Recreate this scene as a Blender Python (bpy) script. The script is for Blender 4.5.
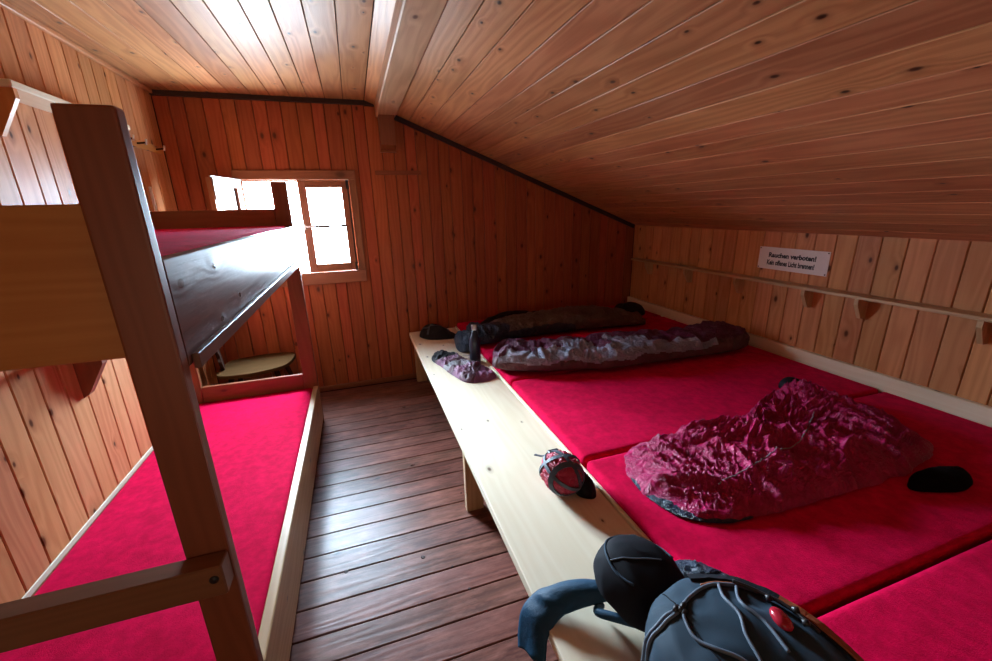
import bpy, bmesh, math, random
from mathutils import Vector, Matrix, noise, geometry
from mathutils.bvhtree import BVHTree

S = bpy.context.scene
for o in list(bpy.data.objects):
    bpy.data.objects.remove(o, do_unlink=True)
C = S.collection
PI = math.pi
R = math.radians

# ------------------------------------------------------------------ camera
def basis(yaw, pitch, roll):
    cy, sy, cp, sp, cr, sr = math.cos(yaw), math.sin(yaw), math.cos(pitch), math.sin(pitch), math.cos(roll), math.sin(roll)
    fwd = Vector((sy * cp, cy * cp, -sp))
    right = Vector((cy, -sy, 0))
    down = fwd.cross(right)
    return right * cr + down * sr, -right * sr + down * cr, fwd
rt, dn, fw = basis(R(18.11), R(16.57), R(1.494))
cam_d = bpy.data.cameras.new('camera')
cam_d.sensor_width = 36.0
cam_d.lens = 412.0 / 992.0 * 36.0
cam_d.clip_start = 0.02
cam = bpy.data.objects.new('camera', cam_d)
C.objects.link(cam)
up, bk = -dn, -fw
cam.matrix_world = Matrix(((rt.x, up.x, bk.x, 0), (rt.y, up.y, bk.y, 0), (rt.z, up.z, bk.z, 1.6), (0, 0, 0, 1)))
S.camera = cam

# ------------------------------------------------------------------ world, light, exposure
W = bpy.data.worlds.new('overcast_sky')
S.world = W
W.use_nodes = True
wn = W.node_tree
wn.nodes.clear()
w_out = wn.nodes.new('ShaderNodeOutputWorld')
w_bg = wn.nodes.new('ShaderNodeBackground')
w_bg.inputs['Strength'].default_value = 150.0
# bright overcast sky above, dimmer ground below the horizon
w_tc = wn.nodes.new('ShaderNodeTexCoord')
w_sp = wn.nodes.new('ShaderNodeSeparateXYZ')
w_rp = wn.nodes.new('ShaderNodeValToRGB')
w_rp.color_ramp.elements[0].position = 0.42
w_rp.color_ramp.elements[0].color = (0.24, 0.29, 0.33, 1)
w_rp.color_ramp.elements[1].position = 0.56
w_rp.color_ramp.elements[1].color = (0.57, 0.78, 1.0, 1)
w_mp = wn.nodes.new('ShaderNodeMath')
w_mp.operation = 'MULTIPLY_ADD'
w_mp.inputs[1].default_value = 0.5
w_mp.inputs[2].default_value = 0.5
wn.links.new(w_tc.outputs['Generated'], w_sp.inputs[0])
wn.links.new(w_sp.outputs[2], w_mp.inputs[0])
wn.links.new(w_mp.outputs[0], w_rp.inputs[0])
# brighter patch of cloud before the hidden sun
SUNWARD = Vector((-0.43, 0.81, 0.38)).normalized()
w_dt = wn.nodes.new('ShaderNodeVectorMath')
w_dt.operation = 'DOT_PRODUCT'
w_dt.inputs[1].default_value = SUNWARD
wn.links.new(w_tc.outputs['Generated'], w_dt.inputs[0])
w_cl = wn.nodes.new('ShaderNodeMapRange')
w_cl.interpolation_type = 'SMOOTHERSTEP'
w_cl.inputs['From Min'].default_value = 0.88
w_cl.inputs['From Max'].default_value = 0.995
w_cl.inputs['To Min'].default_value = 0.0
w_cl.inputs['To Max'].default_value = 1.05
wn.links.new(w_dt.outputs['Value'], w_cl.inputs['Value'])
w_ad = wn.nodes.new('ShaderNodeVectorMath')
w_ad.operation = 'SCALE'
w_ad.inputs[0].default_value = (0.74, 0.89, 1.0)
wn.links.new(w_cl.outputs[0], w_ad.inputs['Scale'])
w_sm = wn.nodes.new('ShaderNodeVectorMath')
w_sm.operation = 'ADD'
wn.links.new(w_rp.outputs[0], w_sm.inputs[0])
wn.links.new(w_ad.outputs[0], w_sm.inputs[1])
wn.links.new(w_sm.outputs[0], w_bg.inputs['Color'])
wn.links.new(w_bg.outputs[0], w_out.inputs[0])

def area(name, loc, rot, sx, sy, energy, color, portal=False):
    l = bpy.data.lights.new(name, 'AREA')
    l.shape = 'RECTANGLE'
    l.size, l.size_y = sx, sy
    l.energy = energy
    l.color = color
    if portal:
        l.cycles.is_portal = True
    o = bpy.data.objects.new(name, l)
    o.location = loc
    o.rotation_euler = rot
    C.objects.link(o)
    return o
# daylight comes in through the casement window in the back wall
area('window_portal', (-0.40, 3.93, 1.48), (R(-90), 0, 0), 0.86, 0.80, 1, (1, 1, 1), portal=True)
# weak warm fill, added unseen behind the camera to brighten the bunk's near end
area('fill_light', (-0.5, -1.45, 1.15), (R(92), 0, R(10)), 0.5, 0.4, 5.0, (1.0, 0.80, 0.58))

S.view_settings.view_transform = 'Standard'
S.view_settings.look = 'None'
S.view_settings.gamma = 1.0
S.view_settings.use_curve_mapping = False
S.view_settings.exposure = 0.42

# ------------------------------------------------------------------ materials
def new_mat(name):
    m = bpy.data.materials.new(name)
    m.use_nodes = True
    nt = m.node_tree
    b = nt.nodes['Principled BSDF']
    return m, nt, b

def nd(nt, t, **kw):
    n = nt.nodes.new(t)
    for k, v in kw.items():
        if k in n.inputs.keys():
            n.inputs[k].default_value = v
        else:
            setattr(n, k, v)
    return n

def math_n(nt, op, a, b=None, c=None):
    n = nt.nodes.new('ShaderNodeMath')
    n.operation = op
    for i, v in enumerate((a, b, c)):
        if v is None:
            continue
        if isinstance(v, (int, float)):
            n.inputs[i].default_value = v
        else:
            nt.links.new(v, n.inputs[i])
    return n.outputs[0]

def ramp(nt, fac, stops):
    n = nt.nodes.new('ShaderNodeValToRGB')
    els = n.color_ramp.elements
    while len(els) < len(stops):
        els.new(0.5)
    for e, (p, c) in zip(els, stops):
        e.position = p
        e.color = (c[0], c[1], c[2], 1) if not isinstance(c, (int, float)) else (c, c, c, 1)
    nt.links.new(fac, n.inputs[0])
    return n.outputs[0]

def mix(nt, fac, a, b, mode='MIX'):
    n = nt.nodes.new('ShaderNodeMix')
    n.data_type = 'RGBA'
    n.blend_type = mode
    for s, v in ((n.inputs['Factor'], fac), (n.inputs['A'], a), (n.inputs['B'], b)):
        if isinstance(v, (int, float)):
            s.default_value = v
        elif isinstance(v, tuple):
            s.default_value = (v[0], v[1], v[2], 1)
        else:
            nt.links.new(v, s)
    return n.outputs['Result']

def comb(nt, x, y, z):
    n = nt.nodes.new('ShaderNodeCombineXYZ')
    for i, v in enumerate((x, y, z)):
        if isinstance(v, (int, float)):
            n.inputs[i].default_value = v
        else:
            nt.links.new(v, n.inputs[i])
    return n.outputs[0]

def wood(name, dark, light, knot=(0.10, 0.035, 0.015), rough=0.42, vary=0.25, knots=0.5, coat=0.0, bump=0.25, grain=1.0, wear=0.0, rv=0.12, knsize=1.0, spec=0.5):
    m, nt, b = new_mat(name)
    b.inputs['Specular IOR Level'].default_value = spec
    uv = nd(nt, 'ShaderNodeUVMap', uv_map='grain')
    at = nd(nt, 'ShaderNodeAttribute', attribute_name='plank')
    sep = nt.nodes.new('ShaderNodeSeparateXYZ')
    nt.links.new(uv.outputs[0], sep.inputs[0])
    r = at.outputs['Fac']
    u = math_n(nt, 'MULTIPLY_ADD', r, 17.3, sep.outputs[0])
    v = math_n(nt, 'MULTIPLY_ADD', r, 31.7, sep.outputs[1])
    # slow wander of the growth lines
    n1 = nd(nt, 'ShaderNodeTexNoise', Scale=1.0, Detail=2.0)
    nt.links.new(comb(nt, math_n(nt, 'MULTIPLY', u, 9.0), math_n(nt, 'MULTIPLY', v, 0.9), r), n1.inputs['Vector'])
    # knots
    vo = nd(nt, 'ShaderNodeTexVoronoi', Scale=1.0)
    vo.voronoi_dimensions = '2D'
    nt.links.new(comb(nt, math_n(nt, 'MULTIPLY', u, 6.5), math_n(nt, 'MULTIPLY', v, 3.6), 0), vo.inputs['Vector'])
    sc = nt.nodes.new('ShaderNodeSeparateColor')
    nt.links.new(vo.outputs['Color'], sc.inputs[0])
    gate = math_n(nt, 'GREATER_THAN', sc.outputs[0], 1.0 - knots)
    d = math_n(nt, 'DIVIDE', vo.outputs['Distance'], math_n(nt, 'MULTIPLY_ADD', sc.outputs[1], 0.6 * knsize, 0.35 * knsize))
    kcore = math_n(nt, 'MULTIPLY', ramp(nt, d, [(0.0, 1.0), (0.10, 0.9), (0.20, 0.25), (0.45, 0.0)]), gate)
    kwarp = math_n(nt, 'MULTIPLY', ramp(nt, d, [(0.0, 1.0), (0.8, 0.0)]), gate)
    # growth lines, bent round the knots
    ph = math_n(nt, 'ADD', math_n(nt, 'MULTIPLY', n1.outputs['Fac'], 16.0), math_n(nt, 'MULTIPLY', kwarp, 3.0))
    ph = math_n(nt, 'MULTIPLY_ADD', u, 60.0, ph)
    gl = math_n(nt, 'MULTIPLY_ADD', math_n(nt, 'SINE', math_n(nt, 'MULTIPLY', ph, 2.2)), 0.5, 0.5)
    n2 = nd(nt, 'ShaderNodeTexNoise', Scale=1.0, Detail=3.0)
    nt.links.new(comb(nt, math_n(nt, 'MULTIPLY', u, 180.0), math_n(nt, 'MULTIPLY', v, 6.0), r), n2.inputs['Vector'])
    n3 = nd(nt, 'ShaderNodeTexNoise', Scale=1.0, Detail=3.0)
    nt.links.new(comb(nt, math_n(nt, 'MULTIPLY', u, 3.0), math_n(nt, 'MULTIPLY', v, 1.6), math_n(nt, 'MULTIPLY', r, 9.0)), n3.inputs['Vector'])
    g = math_n(nt, 'ADD', math_n(nt, 'MULTIPLY', gl, 0.35 * grain), math_n(nt, 'MULTIPLY', n2.outputs['Fac'], 0.35 * grain))
    g = math_n(nt, 'ADD', g, math_n(nt, 'MULTIPLY', n3.outputs['Fac'], 0.55))
    col = ramp(nt, g, [(0.25, dark), (0.95, light)])
    hsv = nt.nodes.new('ShaderNodeHueSaturation')
    nt.links.new(col, hsv.inputs['Color'])
    wn_ = nd(nt, 'ShaderNodeTexWhiteNoise')
    wn_.noise_dimensions = '1D'
    nt.links.new(math_n(nt, 'MULTIPLY', r, 913.0), wn_.inputs['W'])
    nt.links.new(math_n(nt, 'MULTIPLY_ADD', wn_.outputs['Value'], 0.012, 0.494), hsv.inputs['Hue'])
    nt.links.new(math_n(nt, 'MULTIPLY_ADD', r, vary, 1.0 - vary * 0.55), hsv.inputs['Value'])
    col = mix(nt, kcore, hsv.outputs[0], knot)
    if wear > 0:
        n4 = nd(nt, 'ShaderNodeTexNoise', Scale=1.0, Detail=6.0, Roughness=0.7)
        nt.links.new(comb(nt, math_n(nt, 'MULTIPLY', sep.outputs[0], 22.0), math_n(nt, 'MULTIPLY', sep.outputs[1], 5.0), 0), n4.inputs['Vector'])
        wf = ramp(nt, n4.outputs['Fac'], [(0.45, 0.0), (0.68, 1.0)])
        col = mix(nt, math_n(nt, 'MULTIPLY', wf, wear), col, tuple(min(1, c * 2.2 + 0.03) for c in light))
    nt.links.new(col, b.inputs['Base Color'])
    rr = math_n(nt, 'MULTIPLY_ADD', n3.outputs['Fac'], rv * 2, rough - rv)
    rr = math_n(nt, 'MULTIPLY_ADD', kcore, -0.1, rr)
    nt.links.new(rr, b.inputs['Roughness'])
    if coat:
        b.inputs['Coat Weight'].default_value = coat
        b.inputs['Coat Roughness'].default_value = 0.3
    bp = nd(nt, 'ShaderNodeBump', Strength=bump, Distance=0.002)
    h = math_n(nt, 'ADD', math_n(nt, 'MULTIPLY', gl, 0.4), math_n(nt, 'MULTIPLY', n2.outputs['Fac'], 0.6))
    h = math_n(nt, 'ADD', h, math_n(nt, 'MULTIPLY', math_n(nt, 'MULTIPLY', kwarp, kwarp), 1.8))
    h = math_n(nt, 'ADD', h, math_n(nt, 'MULTIPLY', n3.outputs['Fac'], 2.0))
    nt.links.new(h, bp.inputs['Height'])
    nt.links.new(bp.outputs[0], b.inputs['Normal'])
    return m

def cloth(name, col, col2=None, rough=0.6, scale=40.0, strength=0.4, dist=0.004, sheen=0.0, sheen_col=(1, 1, 1), spec=0.5, mscale=6.0, crinkle=False):
    m, nt, b = new_mat(name)
    tc = nt.nodes.new('ShaderNodeTexCoord')
    n1 = nd(nt, 'ShaderNodeTexNoise', Scale=scale, Detail=5.0, Roughness=0.65, Distortion=0.6)
    nt.links.new(tc.outputs['Object'], n1.inputs['Vector'])
    n0 = nd(nt, 'ShaderNodeTexNoise', Scale=mscale, Detail=5.0, Roughness=0.65)
    nt.links.new(tc.outputs['Object'], n0.inputs['Vector'])
    nt.links.new(mix(nt, ramp(nt, n0.outputs['Fac'], [(0.35, 0.0), (0.65, 1.0)]), col, col2 or col), b.inputs['Base Color'])
    b.inputs['Roughness'].default_value = rough
    b.inputs['Specular IOR Level'].default_value = spec
    b.inputs['Sheen Weight'].default_value = sheen
    b.inputs['Sheen Roughness'].default_value = 0.4
    b.inputs['Sheen Tint'].default_value = (*sheen_col, 1)
    h = n1.outputs['Fac']
    if crinkle:
        a = math_n(nt, 'ABSOLUTE', math_n(nt, 'SUBTRACT', n1.outputs['Fac'], 0.5))
        h = ramp(nt, a, [(0.0, 1.0), (0.03, 0.55), (0.08, 0.18), (0.16, 0.0)])
    bp = nd(nt, 'ShaderNodeBump', Strength=strength, Distance=dist)
    nt.links.new(h, bp.inputs['Height'])
    nt.links.new(bp.outputs[0], b.inputs['Normal'])
    return m

def plain(name, col, rough=0.5, metal=0.0, spec=0.5, vary=0.06):
    m, nt, b = new_mat(name)
    tc = nt.nodes.new('ShaderNodeTexCoord')
    n1 = nd(nt, 'ShaderNodeTexNoise', Scale=60.0, Detail=3.0)
    nt.links.new(tc.outputs['Object'], n1.inputs['Vector'])
    nt.links.new(mix(nt, n1.outputs['Fac'], tuple(c * (1 - vary) for c in col), tuple(min(1, c * (1 + vary)) for c in col)), b.inputs['Base Color'])
    b.inputs['Roughness'].default_value = rough
    b.inputs['Metallic'].default_value = metal
    b.inputs['Specular IOR Level'].default_value = spec
    return m

M = {}
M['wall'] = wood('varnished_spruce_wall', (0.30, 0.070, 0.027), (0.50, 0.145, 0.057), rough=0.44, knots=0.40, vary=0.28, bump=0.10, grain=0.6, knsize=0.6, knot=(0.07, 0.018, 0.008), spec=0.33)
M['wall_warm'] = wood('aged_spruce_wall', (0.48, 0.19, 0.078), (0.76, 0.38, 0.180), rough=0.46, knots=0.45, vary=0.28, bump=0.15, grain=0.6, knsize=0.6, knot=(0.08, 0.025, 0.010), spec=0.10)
M['ceil'] = wood('spruce_ceiling', (0.36, 0.138, 0.058), (0.60, 0.290, 0.132), rough=0.46, knots=0.45, vary=0.32, bump=0.28, grain=0.85, knsize=0.42, knot=(0.03, 0.010, 0.006), spec=0.28)
M['groove'] = plain('dark_groove', (0.035, 0.010, 0.006), 0.8)
M['floor'] = wood('worn_floor_boards', (0.070, 0.023, 0.016), (0.160, 0.058, 0.040), knot=(0.02, 0.008, 0.006), rough=0.37, knots=0.12, vary=0.45, wear=0.5, bump=0.4, rv=0.12, knsize=0.6, spec=0.30)
M['pale'] = wood('pale_spruce', (0.74, 0.64, 0.46), (0.88, 0.82, 0.66), knot=(0.10, 0.06, 0.04), rough=0.46, knots=0.30, vary=0.08, grain=0.45, bump=0.05, knsize=0.40, spec=0.3)
M['tan'] = wood('planed_spruce', (0.44, 0.26, 0.12), (0.66, 0.46, 0.25), rough=0.42, knots=0.2, vary=0.15, grain=0.7, bump=0.12, knsize=0.6)
M['post'] = wood('brown_stained_post', (0.20, 0.058, 0.022), (0.30, 0.098, 0.040), rough=0.42, knots=0.08, vary=0.15, grain=0.5, bump=0.08, knsize=0.6)
M['panel'] = wood('orange_stained_board', (0.42, 0.150, 0.032), (0.56, 0.25, 0.065), rough=0.42, knots=0.35, vary=0.15, grain=0.6, bump=0.08, knsize=0.7)
M['rail'] = wood('greyed_spruce_rail', (0.13, 0.058, 0.044), (0.22, 0.108, 0.080), rough=0.33, knots=0.45, vary=0.15, grain=0.6, bump=0.35, knsize=0.5, spec=0.12)
M['beam'] = wood('hewn_ridge_beam', (0.33, 0.165, 0.085), (0.54, 0.31, 0.18), rough=0.48, knots=0.35, vary=0.1, bump=0.25, grain=0.7, knsize=0.5)
M['trim_dark'] = plain('dark_trim', (0.030, 0.014, 0.012), 0.6)
M['frame'] = wood('window_frame_wood', (0.26, 0.10, 0.05), (0.40, 0.19, 0.10), rough=0.4, knots=0.1, vary=0.1, grain=0.4, bump=0.06)
M['velvet'] = cloth('red_velour', (0.70, 0.0012, 0.060), (0.50, 0.001, 0.038), rough=0.9, scale=190, strength=0.6, dist=0.003, sheen=0.12, sheen_col=(1.0, 0.1, 0.35), spec=0.05, mscale=22)
M['metal'] = plain('steel', (0.45, 0.46, 0.48), 0.3, 1.0)
M['black'] = plain('black_plastic', (0.012, 0.012, 0.014), 0.45)
M['white'] = plain('white_enamel', (0.80, 0.74, 0.70), 0.5)
M['magenta'] = cloth('wine_nylon', (0.44, 0.010, 0.100), (0.33, 0.007, 0.075), rough=0.40, scale=24, strength=0.55, dist=0.010, sheen=0.0, crinkle=True, spec=0.35)
M['plum'] = cloth('plum_nylon', (0.125, 0.016, 0.060), (0.075, 0.010, 0.038), rough=0.34, scale=26, strength=0.7, dist=0.010, crinkle=True)
M['bluegrey'] = cloth('blue_grey_lining', (0.36, 0.40, 0.54), (0.24, 0.26, 0.37), rough=0.33, scale=24, strength=0.8, dist=0.010, crinkle=True, spec=0.6)
M['brownplum'] = cloth('brown_plum_nylon', (0.10, 0.040, 0.048), (0.075, 0.030, 0.038), rough=0.5, scale=26, strength=0.35, dist=0.008, crinkle=True)
M['navy'] = cloth('navy_nylon', (0.016, 0.042, 0.085), (0.009, 0.022, 0.050), rough=0.36, scale=32, strength=0.7, dist=0.012, crinkle=True)
M['olive'] = cloth('grey_brown_nylon', (0.15, 0.110, 0.095), (0.10, 0.072, 0.064), rough=0.38, scale=24, strength=0.8, dist=0.010, crinkle=True)
M['blackcloth'] = cloth('black_fabric', (0.010, 0.010, 0.014), (0.006, 0.006, 0.009), rough=0.7, scale=60, strength=0.3, dist=0.004, spec=0.25)
M['lilac'] = cloth('lilac_fabric', (0.24, 0.09, 0.19), (0.12, 0.03, 0.085), rough=0.6, scale=40, strength=0.5, dist=0.006)
M['maroon'] = cloth('dark_maroon_fabric', (0.085, 0.018, 0.045), (0.05, 0.012, 0.03), rough=0.6, scale=40, strength=0.5, dist=0.006)
M['greycloth'] = cloth('grey_fabric', (0.22, 0.21, 0.24), rough=0.6, scale=40, strength=0.3)
M['packblue'] = cloth('slate_blue_stretch', (0.020, 0.044, 0.068), (0.016, 0.036, 0.058), rough=0.75, scale=400, strength=0.2, dist=0.001, sheen=0.12, sheen_col=(0.5, 0.7, 1.0), spec=0.3)
M['packblack'] = cloth('black_padding', (0.006, 0.008, 0.013), (0.004, 0.005, 0.009), rough=0.8, scale=300, strength=0.2, dist=0.001, spec=0.2)
M['bluecloth'] = cloth('bright_blue_fabric', (0.004, 0.055, 0.115), (0.003, 0.036, 0.080), rough=0.6, scale=60, strength=0.4, dist=0.006, spec=0.3)
M['cord'] = plain('grey_blue_cord', (0.09, 0.12, 0.16), 0.6)
M['strapgrey'] = plain('slate_webbing', (0.045, 0.06, 0.085), 0.6)
M['orange'] = cloth('rust_webbing', (0.30, 0.075, 0.025), rough=0.6, scale=200, strength=0.3, dist=0.002)
M['redshell'] = cloth('red_ripstop', (0.45, 0.010, 0.045), (0.36, 0.01, 0.05), rough=0.45, scale=45, strength=0.5, dist=0.008, crinkle=True)
M['redplastic'] = plain('red_plastic', (0.42, 0.015, 0.035), 0.25)
M['bottle'] = plain('dark_navy_lacquer', (0.012, 0.018, 0.035), 0.3)
M['bar'] = wood('brown_cross_bar', (0.17, 0.070, 0.028), (0.26, 0.115, 0.048), rough=0.42, knots=0.1, vary=0.1, grain=0.5, bump=0.08)
M['orangewood'] = wood('orange_bracket', (0.62, 0.24, 0.06), (0.80, 0.36, 0.11), knots=0.0)
M['seat'] = wood('worn_chair_seat', (0.06, 0.028, 0.010), (0.105, 0.052, 0.021), rough=0.8, knots=0.0, vary=0.1, grain=0.8, spec=0.02)
M['darkwood'] = wood('dark_chair_wood', (0.035, 0.015, 0.009), (0.06, 0.028, 0.016), rough=0.7, knots=0.0, vary=0.1, spec=0.15)

gm, gnt, gb = new_mat('window_glass')
gnt.nodes.remove(gb)
_gl = nd(gnt, 'ShaderNodeBsdfGlossy', Roughness=0.0)
_tr = gnt.nodes.new('ShaderNodeBsdfTransparent')
_fr = nd(gnt, 'ShaderNodeFresnel', IOR=1.6)
_mx = gnt.nodes.new('ShaderNodeMixShader')
gnt.links.new(_fr.outputs[0], _mx.inputs[0])
gnt.links.new(_tr.outputs[0], _mx.inputs[1])
gnt.links.new(_gl.outputs[0], _mx.inputs[2])
gnt.links.new(_mx.outputs[0], gnt.nodes['Material Output'].inputs[0])
M['glass'] = gm
M['glovecloth'] = cloth('dull_black_knit', (0.006, 0.005, 0.006), rough=0.95, scale=80, strength=0.3, dist=0.003, spec=0.05)

# ------------------------------------------------------------------ mesh helpers
class MB:
    """collects shapes and links them as ONE mesh object, with a grain UV and a per-plank value"""
    def __init__(self):
        self.v, self.f, self.uv, self.pl, self.sm = [], [], [], [], []
    def add(self, verts, faces, along='z', r=None, smooth=False, uvs=None):
        if r is None:
            r = random.random()
        o = len(self.v)
        self.v += [tuple(x) for x in verts]
        ai = 'xyz'.index(along)
        for fi, f in enumerate(faces):
            self.f.append([o + i for i in f])
            self.pl.append(r)
            self.sm.append(smooth)
            if uvs:
                self.uv.append(uvs[fi])
                continue
            p = [Vector(verts[i]) for i in f]
            n = geometry.normal(p) if len(p) > 2 else Vector((0, 0, 1))
            oth = [i for i in range(3) if i != ai]
            if abs(n[ai]) > 0.8:
                self.uv.append([(q[oth[0]], q[oth[1]] * 0.3) for q in p])
            else:
                ac = oth[0] if abs(n[oth[0]]) < abs(n[oth[1]]) else oth[1]
                self.uv.append([(q[ac] + 0.37 * oth.index(ac), q[ai]) for q in p])
        return self
    def box(self, x0, x1, y0, y1, z0, z1, along=None, bev=0.003, r=None, mat=None, seg=1):
        bm = bmesh.new()
        bmesh.ops.create_cube(bm, size=1.0)
        sx, sy, sz = x1 - x0, y1 - y0, z1 - z0
        for v in bm.verts:
            v.co = Vector(((x0 + x1) / 2 + v.co.x * sx, (y0 + y1) / 2 + v.co.y * sy, (z0 + z1) / 2 + v.co.z * sz))
        b = min(bev, 0.45 * min(sx, sy, sz))
        if b > 0:
            bmesh.ops.bevel(bm, geom=list(bm.edges), offset=b, segments=seg, affect='EDGES', profile=0.6)
        if along is None:
            along = 'xyz'[[sx, sy, sz].index(max(sx, sy, sz))]
        bm.verts.ensure_lookup_table()
        vs = [v.co.copy() for v in bm.verts]
        fs = [[v.index for v in f.verts] for f in bm.faces]
        bm.free()
        # uv is computed before the optional transform
        self.add(vs, fs, along, r)
        if mat is not None:
            for i in range(len(self.v) - len(vs), len(self.v)):
                self.v[i] = tuple(mat @ Vector(self.v[i]))
        return self
    def prism(self, poly, axis, a0, a1, along='z', r=None):
        """extrude a 2D polygon; axis 'x': poly=(y,z); axis 'y': poly=(x,z); axis 'z': poly=(x,y)"""
        def mk(p, a):
            return {'x': (a, p[0], p[1]), 'y': (p[0], a, p[1]), 'z': (p[0], p[1], a)}[axis]
        n = len(poly)
        vs = [mk(p, a0) for p in poly] + [mk(p, a1) for p in poly]
        fs = [list(range(n))[::-1], [n + i for i in range(n)]] + [[i, (i + 1) % n, n + (i + 1) % n, n + i] for i in range(n)]
        self.add(vs, fs, along, r)
        return self
    def tube(self, pts, rad, seg=8, closed=False, along='z'):
        pts = [Vector(p) for p in pts]
        n = len(pts)
        rads = rad if isinstance(rad, (list, tuple)) else [rad] * n
        vs, fs = [], []
        t0 = (pts[1] - pts[0]).normalized()
        u = t0.orthogonal().normalized()
        for i in range(n):
            if closed:
                t = (pts[(i + 1) % n] - pts[i - 1]).normalized()
            else:
                t = (pts[min(i + 1, n - 1)] - pts[max(i - 1, 0)]).normalized()
            u = (u - t * u.dot(t)).normalized()
            w = t.cross(u)
            for k in range(seg):
                a = 2 * PI * k / seg
                vs.append(pts[i] + (u * math.cos(a) + w * math.sin(a)) * rads[i])
        m = n if closed else n - 1
        for i in range(m):
            j = (i + 1) % n
            for k in range(seg):
                l = (k + 1) % seg
                fs.append([i * seg + k, i * seg + l, j * seg + l, j * seg + k])
        if not closed:
            fs.append(list(range(seg))[::-1])
            fs.append([(n - 1) * seg + k for k in range(seg)])
        self.add(vs, fs, along, smooth=True)
        return self
    def band(self, pts, nrm, width, thick, closed=False):
        """flat strap through pts; nrm = outward normal at each point"""
        n = len(pts)
        pts = [Vector(p) for p in pts]
        vs, fs = [], []
        for i in range(n):
            t = (pts[(i + 1) % n] - pts[i - 1]) if closed else (pts[min(i + 1, n - 1)] - pts[max(i - 1, 0)])
            t.normalize()
            nn = Vector(nrm[i])
            nn = (nn - t * nn.dot(t)).normalized()
            s = t.cross(nn)
            for a, b in ((-1, -1), (1, -1), (1, 1), (-1, 1)):
                vs.append(pts[i] + s * a * width / 2 + nn * b * thick / 2)
        m = n if closed else n - 1
        for i in range(m):
            j = (i + 1) % n
            for k in range(4):
                l = (k + 1) % 4
                fs.append([i * 4 + k, i * 4 + l, j * 4 + l, j * 4 + k])
        if not closed:
            fs += [[3, 2, 1, 0], [(n - 1) * 4 + k for k in range(4)]]
        self.add(vs, fs)
        return self
    def lathe(self, prof, cx, cy, seg=28):
        vs, fs = [], []
        for r_, z in prof:
            for k in range(seg):
                a = 2 * PI * k / seg
                vs.append((cx + r_ * math.cos(a), cy + r_ * math.sin(a), z))
        for i in range(len(prof) - 1):
            for k in range(seg):
                l = (k + 1) % seg
                fs.append([i * seg + k, i * seg + l, (i + 1) * seg + l, (i + 1) * seg + k])
        fs.append(list(range(seg))[::-1])
        fs.append([(len(prof) - 1) * seg + k for k in range(seg)])
        self.add(vs, fs, smooth=True)
        return self
    def build(self, name, m, parent=None, mats=None, origin=None):
        me = bpy.data.meshes.new(name)
        vs = self.v
        o = bpy.data.objects.new(name, me)
        if parent is None:
            # origin at the base centre of the shape
            xs, ys, zs = [v[0] for v in vs], [v[1] for v in vs], [v[2] for v in vs]
            org = Vector(((min(xs) + max(xs)) / 2, (min(ys) + max(ys)) / 2, min(zs)))
            o.location = org
        else:
            org = parent.get('_org')
            org = Vector(org) if org is not None else Vector((0, 0, 0))
            o.parent = parent
        me.from_pydata([tuple(Vector(v) - org) for v in vs], [], self.f)
        uvl = me.uv_layers.new(name='grain')
        pa = me.attributes.new('plank', 'FLOAT', 'FACE')
        k = 0
        for i, p in enumerate(me.polygons):
            p.use_smooth = self.sm[i]
            pa.data[i].value = self.pl[i]
            for c in self.uv[i]:
                uvl.data[k].uv = c
                k += 1
        me.materials.append(m)
        me.validate()
        C.objects.link(o)
        if parent is None:
            o['_org'] = tuple(org)
        else:
            o['_org'] = tuple(org)
        return o

def tag(o, label, cat, group=None):
    o['label'] = label
    o['category'] = cat
    if group:
        o['group'] = group
    return o

def thing(name, loc, label, cat, group=None):
    o = bpy.data.objects.new(name, None)
    o.empty_display_size = 0.1
    C.objects.link(o)
    o.location = loc
    o['_org'] = tuple(loc)
    return tag(o, label, cat, group)

def struct(o):
    o['kind'] = 'structure'
    return o

def copy_tree(o, delta, label=None):
    c = o.copy()
    C.objects.link(c)
    c.location = o.location + Vector(delta)
    if label:
        c['label'] = label
    for ch in o.children:
        d = ch.copy()
        C.objects.link(d)
        d.parent = c
        for g in ch.children:
            e = g.copy()
            C.objects.link(e)
            e.parent = d
    return c

random.seed(11)
def widths(a, b, wmin, wmax):
    out, x = [], a
    while x < b - 1e-6:
        w = random.uniform(wmin, wmax)
        if b - (x + w) < wmin * 0.6:
            w = b - x
        out.append((x, x + w))
        x += w
    return out

# ------------------------------------------------------------------ setting
XL, XR, YB, YF = -1.26, 2.872, 3.877, -1.6
KNEE, SL, ZC = 1.385, 0.40, 2.458
XK = XR - (ZC - KNEE) / SL          # where the slope meets the flat ceiling
def roof(x):
    return min(ZC, KNEE + (XR - x) * SL)
T = 0.02
G = 0.0022

# floor: boards running across the room
mb = MB()
edges = [-1.6]
fixed = [1.262, 1.385, 1.523, 1.672, 1.812, 1.950, 2.090, 2.230, 2.370]
y = fixed[0]
pre = []
while y > YF:
    y -= random.uniform(0.125, 0.15)
    pre.append(y)
post_ = []
y = fixed[-1]
while y < YB - 0.1:
    y += random.uniform(0.125, 0.15)
    post_.append(y)
ys = sorted(pre + fixed + post_)
ys = [max(min(q, YB + 0.1), YF - 0.1) for q in ys]
for a, b in zip(ys[:-1], ys[1:]):
    if b - a > 0.01:
        mb.box(XL - 0.1, XR + 0.1, a + G, b - G, -0.03, 0.0, 'x', 0.003)
floor = mb.build('floor', M['floor'])
struct(floor)
hole = MB()
subfloor = MB()
subfloor.box(XL - 0.1, XR + 0.1, YF - 0.1, YB + 0.1, -0.06, -0.028, 'x', 0)
struct(subfloor.build('floor_underlay', M['groove'], floor))
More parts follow.
